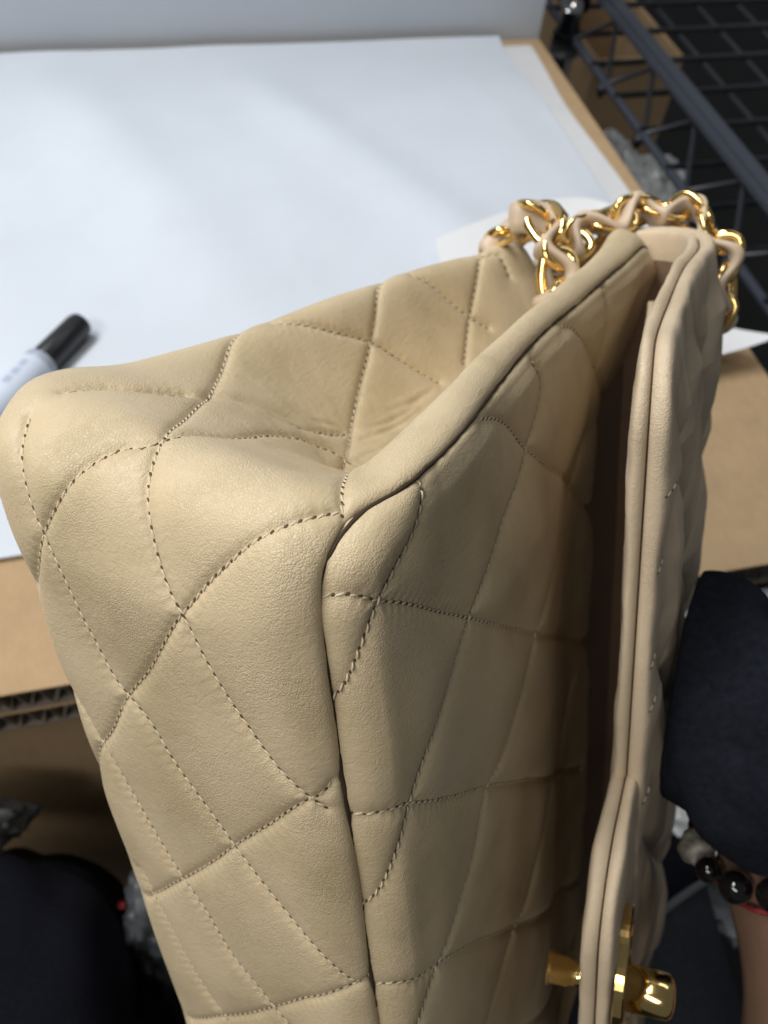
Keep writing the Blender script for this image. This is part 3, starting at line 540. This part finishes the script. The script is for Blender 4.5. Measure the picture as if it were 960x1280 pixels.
# ---- turn-lock
LY, LZ = 58, -181
lock = bagpart(empty('turn_lock')); lock.rotation_euler.z = 0.0; lock['label'] = 'gold turn-lock with interlocking emblem'
def lockpart(mb, name, smooth=True):                     # the lock leans with the tongue
    v = np.array(mb.v); c0 = np.array([0.045, LY / 1000, LZ / 1000]); a = math.radians(8.0); d = v - c0
    v = c0 + np.stack([d[:, 0] * math.cos(a) - d[:, 1] * math.sin(a), d[:, 0] * math.sin(a) + d[:, 1] * math.cos(a), d[:, 2]], 1) + [0.0003, 0, 0]
    mb.v = [tuple(p) for p in v]; o = mb.build(name, m_gold, lock, smooth); return o
def lathe(prof, y, z, n=28):                             # axis along X
    V = []; 
    for x, r in prof: V += [((x) / 1000, (y + r * math.cos(k * 2 * math.pi / n)) / 1000, (z + r * math.sin(k * 2 * math.pi / n)) / 1000) for k in range(n)]
    F = grid_faces(len(prof), n, 0, True, True) + [tuple(range(n)), tuple((len(prof) - 1) * n + k for k in range(n))[::-1]]
    return V, F
mb = MB(); mb.add(*lathe([(45, 5.2), (47.5, 5.2), (48, 6.6), (59.5, 6.6), (61, 6.3), (62.2, 5.4), (62.9, 3.6), (63.1, 0.3)], LY, LZ)); lockpart(mb, 'turn_bar')
mb = MB(); mb.add(*lathe([(26, 5.2), (26.8, 5.4), (27.4, 4.4), (32, 4.2), (32.5, 3.6), (40, 3.6)], LY, LZ)); lockpart(mb, 'lock_post')
def emblem_c(cz, a0, a1):
    mb = MB(); ang = np.linspace(a0, a1, 40); sec = []
    for a in ang:
        c_, s_ = math.cos(a), math.sin(a)
        for x, r in ((46.3, 17.0), (46.6, 17.6), (48.9, 17.6), (49.3, 17.0), (49.3, 13.2), (48.9, 12.6), (46.6, 12.6), (46.3, 13.2)): sec.append((x / 1000, (LY + r * s_) / 1000, (cz + r * c_) / 1000))
    F = grid_faces(40, 8, 0, False, True) + [tuple(range(8))[::-1], tuple(39 * 8 + k for k in range(8))]; mb.add(sec, F); return mb
lockpart(emblem_c(LZ + 9, math.radians(52 - 90 + 90 + 0) + math.pi, math.radians(308) + math.pi), 'emblem_arc', False)
lockpart(emblem_c(LZ - 9, math.radians(52), math.radians(308)), 'emblem_arc', False)
# ---- chain strap: gold links with a leather lace woven through
def chain(name, ctrl, seed, pitch=0.0100):
    root = bagpart(empty(name)); rnd = random.Random(seed)
    path = crom(np.array(ctrl, float) / 1000, 400); L = np.linalg.norm(np.diff(path, axis=0), axis=1).sum()
    n = int(L / pitch); Q = crom(path, n * 2 + 1); P, T, N, B = frames(Q)
    for k in range(n):
        i = 2 * k + 1; c = P[i]; t = T[i]; roll = (0.85 if k % 2 else -0.75) + rnd.uniform(-0.25, 0.25)
        u = N[i] * math.cos(roll) + B[i] * math.sin(roll); w = np.cross(t, u); yaw = rnd.uniform(-.2, .2) + 0.25; t2 = t * math.cos(yaw) + u * math.sin(yaw); u2 = np.cross(w, t2)
        ring = []
        for a in np.linspace(0, 2 * math.pi, 28, endpoint=False):
            ca, sa = math.cos(a), math.sin(a); ring.append(c + t2 * 0.0084 * np.sign(ca) * abs(ca) ** 0.8 + u2 * 0.0056 * np.sign(sa) * abs(sa) ** 0.8 + w * 0.0014 * math.sin(2 * a))
        ring = np.array(ring); tan = np.roll(ring, -1, 0) - np.roll(ring, 1, 0); V = []
        for p, tg in zip(ring, tan):
            tg = tg / np.linalg.norm(tg); o1 = np.cross(tg, w); o1 /= np.linalg.norm(o1); o2 = np.cross(tg, o1)
            for ea, eb in ((1, .35), (.75, .85), (0, 1), (-.75, .85), (-1, .35), (-1, -.35), (-.75, -.85), (0, -1), (.75, -.85), (1, -.35)): V.append(p + o1 * 0.0017 * ea + o2 * 0.0013 * eb)
        mesh_obj('chain_link', V, [f for f in grid_faces(28, 10, 0, False, True)] + [(27 * 10 + j, j, (j + 1) % 10, 27 * 10 + (j + 1) % 10) for j in range(10)], m_gold, root)
    Q = crom(path, n * 10 + 1); P, T, N, B = frames(Q); V = []
    for k in range(len(P)):
        ph = k / 10 * math.pi; off = math.sin(ph) * 0.0046; tw = 0.35 * math.sin(ph * 0.5)
        n1 = N[k] * math.cos(tw) + B[k] * math.sin(tw); b1 = np.cross(T[k], n1); c = P[k] + n1 * off
        for ea, eb in ((1, .0), (.85, .7), (.4, 1), (-.4, 1), (-.85, .7), (-1, 0), (-.85, -.7), (-.4, -1), (.4, -1), (.85, -.7)): V.append(c + b1 * 0.0060 * ea + n1 * 0.0026 * eb)
    mesh_obj('leather_lace', V, grid_faces(len(P), 10, 0, False, True) + [tuple(range(10))[::-1], tuple((len(P) - 1) * 10 + j for j in range(10))], m_lace, root)
    return root
chain('chain_strap', [(-13, 172, -26), (-13, 182, -8), (-16, 189, 4), (-22, 195, 12), (-31, 200, 11), (-41, 206, 2), (-54, 208, -14), (-62, 208, -40), (-72, 198, -80)], 3)
chain('chain_strap', [(-24, 196, -22), (-21, 208, -8), (-16, 217, 1), (-7, 228, 6), (3, 239, 7), (14, 243, 6), (24, 241, 2), (31, 238, -6), (34, 235, -17), (32, 233, -30), (24, 236, -46), (8, 238, -70)], 5)
# ================================================================== loose things
def frame_from(a, b):
    a, b = np.array(a, float), np.array(b, float); z = (b - a) / np.linalg.norm(b - a); x = np.cross([0, 0, 1], z); x /= np.linalg.norm(x); return a, x, np.cross(z, x), z
def lathe_on(a, b, prof, n=32):
    o, x, y, z = frame_from(a, b); V = []
    for h, r in prof: V += [o + z * h + x * r * math.cos(k * 2 * math.pi / n) + y * r * math.sin(k * 2 * math.pi / n) for k in range(n)]
    return V, grid_faces(len(prof), n, 0, False, True) + [tuple(range(n))[::-1], tuple((len(prof) - 1) * n + k for k in range(n))]
# ---- marker pen
MK0, MK1 = (-0.1665, 0.4155, 0.0167), (-0.0715, 0.5450, 0.0167)
mk0, mk1 = np.array(MK0), np.array(MK1); ml = np.linalg.norm(mk1 - mk0)
marker = tag(empty('marker_pen', tuple(mk0)), 'white-barrelled marker pen with black cap lying on the white paper', 'marker pen')
def mkpart(prof, name, m):
    V, F = lathe_on(mk0, mk1, prof); o = mesh_obj(name, V, F, m, marker); o.location = -Vector(mk0); md = o.modifiers.new('edge', 'EDGE_SPLIT'); md.split_angle = math.radians(40); return o
J = ml - 0.048
mkpart([(J, 0.0102), (J + 0.001, 0.0106), (J + 0.042, 0.0100), (J + 0.0465, 0.0088), (J + 0.048, 0.0066)], 'cap', m_black)
mkpart([(J - 0.007, 0.0124), (J - 0.0065, 0.0127), (J - 0.001, 0.0124), (J, 0.0112)], 'collar', m_ring)
mkpart([(0.012, 0.0122), (0.013, 0.0128), (J - 0.0085, 0.0128), (J - 0.007, 0.0125)], 'barrel', m_barrel)
mkpart([(0.0, 0.0085), (0.002, 0.0095), (0.0115, 0.0096), (0.0125, 0.0092)], 'end_plug', m_black)
o_, x_, y_, z_ = frame_from(mk0, mk1)
def print_patch(h0, h1, a0, a1, m):
    V = []
    for h in np.linspace(h0, h1, 4):
        for a in np.linspace(a0, a1, 6): V.append(z_ * h + (x_ * math.cos(a) + y_ * math.sin(a)) * 0.01287)
    o = mesh_obj('print', V, grid_faces(4, 6), m, marker); return o
for h0, h1, a0, a1 in ((-.063, -.060, 1.0, 1.3), (-.058, -.055, .98, 1.3), (-.053, -.051, 1.03, 1.25), (-.049, -.043, .96, 1.36)): print_patch(J + h0, J + h1, a0, a1, m_ink)
for h0, h1, a0, a1 in ((-.038, -.031, 1.25, 1.7), (-.029, -.022, 1.27, 1.7), (-.020, -.013, 1.27, 1.65)): print_patch(J + h0, J + h1, a0, a1, m_inkpale)
# ---- wire rack to the right of the table
rack = tag(empty('wire_rack', (0.6, 0.9, -0.72)), 'dark wire shelf rack standing beyond the right table edge', 'rack')
RO = Vector((0.6, 0.9, -0.72))
def rackpart(pts, r, name, m, n=8):
    V, F = sweep(pts, r, n); o = mesh_obj(name, V, F, m, rack); o.location = -RO; return o
b = MB(); b.box((0.545, 0.2, 0.018), (0.571, 1.7, 0.024)); b.box((0.567, 0.2, 0.004), (0.571, 1.7, 0.018)); b.box((0.552, 0.2, 0.024), (0.562, 1.7, 0.028)); part(b, 'top_rail', m_rail, rack, RO)
rackpart([(0.534, 0.2, -0.034), (0.534, 1.7, -0.034)], 0.0052, 'lower_rail', m_rail)
ys = np.arange(0.32, 1.7, 0.0735)
for y in np.arange(0.317, 1.7, 0.0735):
    rackpart([(0.530, y, -0.030), (1.0, y + 0.012, -0.030)], 0.0036, 'cross_wire', m_wire)
for x in (0.69, 0.752, 0.814, 0.876, 0.94): rackpart([(x - 0.012, 0.2, -0.0365), (x, 1.7, -0.0365)], 0.0032, 'long_wire', m_wire)
for k, y in enumerate(np.arange(0.28, 1.62, 0.11)):
    V_ = [(0.536, y, -0.034), (0.556, y + 0.055, 0.012), (0.536, y + 0.11, -0.034)]; rackpart(V_, 0.003, 'truss_wire', m_wire)
    rackpart([(0.541, y + 0.004, -0.038), (0.530, y, -0.046), (0.526, y - 0.004, -0.036)], 0.005, 'wire_knuckle', m_wire)
for y in (1.06,): rackpart([(0.530, y, -0.72), (0.530, y, 0.10)], 0.0125, 'corner_post', m_chrome, 18); rackpart([(0.530, y, -0.055), (0.530, y, -0.03)], 0.019, 'post_collar', m_wire, 18); rackpart([(0.530, y, 0.0), (0.530, y, 0.045)], 0.018, 'post_clamp', m_chrome, 18)
for y in (0.25,): rackpart([(0.96, y, -0.72), (0.96, y, 0.10)], 0.0125, 'corner_post', m_chrome, 18)
# ---- open carton under the rack
bx = tag(empty('open_carton', (0.74, 1.32, -0.6)), 'open brown carton standing behind the wire rack', 'carton'); BO = Vector((0.74, 1.32, -0.6))
cx0, cx1, cy0, cy1, cz0, cz1 = 0.655, 0.80, 1.20, 1.42, -0.70, -0.14
for lo, hi in (((cx0, cy0, cz0), (cx1, cy0 + .006, cz1)), ((cx0, cy1 - .006, cz0), (cx1, cy1, cz1)), ((cx0, cy0 + .006, cz0), (cx0 + .006, cy1 - .006, cz1)), ((cx1 - .006, cy0 + .006, cz0), (cx1, cy1 - .006, cz1)), ((cx0 + .006, cy0 + .006, cz0), (cx1 - .006, cy1 - .006, cz0 + .006))):
    b = MB(); b.box(lo, hi); part(b, 'side_board', m_card, bx, BO)
# ---- crumpled film and bags
def crumple(name, c, r, m, seed, label, cat, amp=0.35, fr=9.0, sub=5):
    bmx = bmesh.new(); bmesh.ops.create_icosphere(bmx, subdivisions=sub, radius=1.0)
    for v in bmx.verts:
        p = v.co.copy(); q = p * 1.6 + Vector((seed, seed * 2.3, 0)); k = 1 + amp * (mnoise.noise(q) + 0.6 * abs(mnoise.noise(q * 2.3)) + 0.45 * abs(mnoise.noise(q * fr * 0.5)) - 0.5 + 0.25 * abs(mnoise.noise(q * fr)))
        v.co = Vector((p.x * r[0] * k, p.y * r[1] * k, max(p.z * r[2] * k, -r[2] * 0.9)))
    me = bpy.data.meshes.new(name); bmx.to_mesh(me); bmx.free(); me.materials.append(m)
    for p in me.polygons: p.use_smooth = (m is m_shadedfilm)
    o = bpy.data.objects.new(name, me); C.objects.link(o); o.location = c; return tag(o, label, cat)
crumple('plastic_wrap', (0.70, 1.07, -0.31), (0.075, 0.13, 0.10), m_plastic, 2.0, 'crumpled translucent plastic film between the table and the wire rack', 'plastic film')
crumple('plastic_bag', (-0.190, 0.228, -0.130), (0.045, 0.020, 0.028), m_shadedfilm, 5.0, 'grey plastic wad tucked between the knee and the cardboard', 'plastic bag')
crumple('packing_film', (0.36, 0.17, -0.24), (0.09, 0.10, 0.08), m_plastic, 8.0, 'grey plastic film lying low behind the sleeve and the flap', 'plastic film')
b = MB(); b.box((0.29, 0.236, -0.42), (0.62, 0.250, -0.030)); tag(b.build('foam_sheet', m_board, smooth=False), 'pale blue-grey foam sheet leaning under the right table edge', 'foam sheet')
sb_ = tag(empty('shopping_bag', (-0.08, 0.16, -0.30)), 'white bag with a red edge low beside the knee, left of the handbag', 'bag')
o = crumple('bag_body', (0.012, 0.0, 0.10), (0.030, 0.035, 0.08), m_shadedfilm, 11.0, None, None, 0.2); o.parent = sb_
V, F = sweep(crom([(-0.020, 0.012, 0.02), (-0.019, 0.012, 0.08), (-0.014, 0.010, 0.13)], 12), [0.003] * 12, 8); mesh_obj('red_edge', V, F, m_red, sb_)
# ================================================================== the sitter
def wpx(x, y, d): return CAM + M @ (np.array([(x - 480) / 1100, (y - 640) / 1100, 1.0]) * d)
person = tag(empty('person', (0.1, -0.35, -0.72)), 'seated person in dark navy clothes, bent arm beside the bag, bead bracelet', 'person'); PO = Vector((0.1, -0.35, -0.72))
def limb(name, pts, rad, m, seed, fold=0.004, n=64, k=90, fr=22.0, press=False):
    p = crom(pts, k); r = np.interp(np.linspace(0, 1, k), np.linspace(0, 1, len(rad)), rad)
    def wob(G, P):
        d = G - P[:, None]; w = fold * (np.abs(vnoise(G * fr + [seed, 0, 0])) * 1.6 - 0.4 + 0.5 * vnoise(G * fr * 0.4))
        G = P[:, None] + d * (1 + w / np.linalg.norm(d, axis=-1))[..., None]
        return G
    V, F = sweep(p, r, n, True, False, wob)
    if press:                                            # cloth pressed flat against the flap
        L_ = (np.array(V) - O_BAG) @ R_BAG; lim = 0.0468 + 0.0012 * vnoise(L_ * [0, 60, 60]); soft = lim - L_[:, 0]
        L_[:, 0] = np.where(soft > -0.0015, lim + 0.0015 * np.exp(-np.maximum(soft + 0.0015, 0) / 0.0015), L_[:, 0]); V = (O_BAG + L_ @ R_BAG.T).tolist()
    o = mesh_obj(name, V, F, m, person); o.location = -PO; return o
limb('sleeve', [wpx(1330, 1275, .41), wpx(1130, 1095, .36), wpx(988, 915, .322), wpx(888, 822, .302), wpx(880, 826, .290), wpx(908, 915, .282), wpx(940, 965, .284), wpx(957, 1000, .293)], [.046, .043, .038, .033, .031, .030, .0295, .028, .0265], m_sleeve, 1.0, 0.0065, fr=34.0, n=120, k=180, press=True)
# forearm, wrist and hand in one skin
sk_pts = [wpx(952, 975, .296), wpx(978, 1060, .300), wpx(992, 1120, .304), wpx(1022, 1220, .316), wpx(1040, 1300, .325), wpx(1040, 1360, .335)]
sk_rad = [.0215, .0225, .0228, .026, .030, .030]
bmv = [tuple(p) for p in sk_pts]; edges = [(i, i + 1) for i in range(5)]; rads = list(sk_rad)
palm = sk_pts[-1]; down = (sk_pts[-1] - sk_pts[-3]); down /= np.linalg.norm(down); toward = O_BAG + R_BAG @ np.array([0.02, 0.1, -0.33]) - palm; toward /= np.linalg.norm(toward)
side_ = np.cross(down, toward); side_ /= np.linalg.norm(side_)
for k, (of, ln) in enumerate(((-0.027, .9), (-0.009, 1.0), (0.009, .95), (0.027, .78))):
    k0 = palm + down * 0.030 + side_ * of; ch = [k0, k0 + down * 0.026 * ln + toward * 0.012, k0 + down * 0.034 * ln + toward * 0.036 * ln, k0 + down * 0.026 * ln + toward * 0.056 * ln]
    prev = 5
    for p, r_ in zip(ch, (.0105, .0098, .009, .008)):
        bmv.append(tuple(p)); rads.append(r_); edges.append((prev, len(bmv) - 1)); prev = len(bmv) - 1
prev = 4
for p, r_ in zip([palm - down * 0.012 - side_ * 0.034 + toward * .012, palm + down * 0.010 - side_ * 0.042 + toward * .034, palm + down * 0.02 - side_ * 0.036 + toward * .058], (.013, .011, .009)):
    bmv.append(tuple(p)); rads.append(r_); edges.append((prev, len(bmv) - 1)); prev = len(bmv) - 1
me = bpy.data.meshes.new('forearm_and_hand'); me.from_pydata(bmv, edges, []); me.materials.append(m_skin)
arm = bpy.data.objects.new('forearm_and_hand', me); C.objects.link(arm); arm.parent = person; arm.location = -PO
md = arm.modifiers.new('skin', 'SKIN'); md.use_smooth_shade = True
for i, r_ in enumerate(rads): me.skin_vertices[0].data[i].radius = (r_, r_)
me.skin_vertices[0].data[0].use_root = True
arm.modifiers.new('sub', 'SUBSURF').levels = 2; arm.modifiers['sub'].render_levels = 2
limb('trouser_leg', [(-0.20, -0.50, -0.17), (-0.175, -0.20, -0.155), (-0.165, 0.02, -0.145), (-0.178, 0.12, -0.155), (-0.18, 0.155, -0.22), (-0.18, 0.15, -0.40), (-0.18, 0.13, -0.70)], [.10, .098, .092, .088, .08, .07, .06], m_navy, 4.0, 0.012, fr=16, n=96, k=140)
limb('trouser_leg', [(0.10, -0.50, -0.19), (0.14, -0.20, -0.18), (0.185, 0.0, -0.172), (0.215, 0.10, -0.18), (0.225, 0.135, -0.25), (0.225, 0.13, -0.45), (0.225, 0.12, -0.70)], [.10, .098, .092, .088, .08, .07, .06], m_navy, 6.0, 0.012, fr=16, n=96, k=140)
# slate cloth over the right thigh, with a pale hem
Gk = np.zeros((60, 40, 3))
for i in range(60):
    for j in range(40):
        a = -1.15 + 2.3 * i / 59; y = -0.30 + 0.36 * j / 39 + 0.03 * math.sin(a * 1.3); cx = 0.10 + (y + 0.5) * 0.17; cz = -0.19 + (y + 0.5) * 0.03
        r_ = 0.1035 + 0.003 * mnoise.noise(Vector((a * 3, y * 18, 2)))
        Gk[i, j] = (cx + r_ * math.sin(a), y, cz + r_ * math.cos(a))
cloth = tag(empty('slate_cloth', (0.15, -0.1, -0.08)), 'slate grey cloth with a pale hem over the thigh, lower right corner', 'cloth')
o = grid_obj('cloth', Gk, m_grey, cloth, True); o.location = -Vector((0.15, -0.1, -0.08))
V, F = sweep(Gk[:, -1] + np.array([0, 0, 0.0015]), 0.0026, 8); o = mesh_obj('hem', V, F, m_hem, cloth); o.location = -Vector((0.15, -0.1, -0.08))
# ---- bracelet
wc = np.array(wpx(977, 1050, .299)); ax = np.array(wpx(992, 1120, .304)) - np.array(wpx(978, 1060, .300)); ax /= np.linalg.norm(ax)
tocam = CAM - wc; tocam -= ax * (tocam @ ax); tocam /= np.linalg.norm(tocam); lat_ = np.cross(ax, tocam)
brace = tag(empty('bead_bracelet', tuple(wc)), 'bracelet of dark round beads and one rough pale bead on the wrist', 'bracelet')
angs = np.linspace(0, 2 * math.pi, 14, endpoint=False)
sx = 1 if (M.T @ lat_)[0] < 0 else -1
for k, a in enumerate(angs):
    big_ = {0: .0054, 1: .0044, 2: .0064, 13: .0056}.get(k, .0052); a2 = a + 0.66
    c_ = (tocam * math.cos(a2) + lat_ * sx * math.sin(a2)) * 0.0276
    bmx = bmesh.new(); bmesh.ops.create_uvsphere(bmx, u_segments=24, v_segments=16, radius=big_)
    if k == 2:
        for v in bmx.verts: v.co *= 1 + 0.18 * mnoise.noise(v.co * 260)
    me = bpy.data.meshes.new('bead'); bmx.to_mesh(me); bmx.free(); me.materials.append(m_crystal if k == 2 else m_bead)
    for p in me.polygons: p.use_smooth = True
    o = bpy.data.objects.new('bead', me); C.objects.link(o); o.parent = brace; o.location = c_
ring = [wc + ax * 0.0108 + (tocam * math.cos(a) + lat_ * math.sin(a)) * 0.0236 for a in np.linspace(0, 2 * math.pi, 40, endpoint=False)]
V, F = sweep(ring, 0.0009, 8, False, True); tag(mesh_obj('red_cord', V, F, m_red), 'thin red cord tied round the wrist below the beads', 'cord')
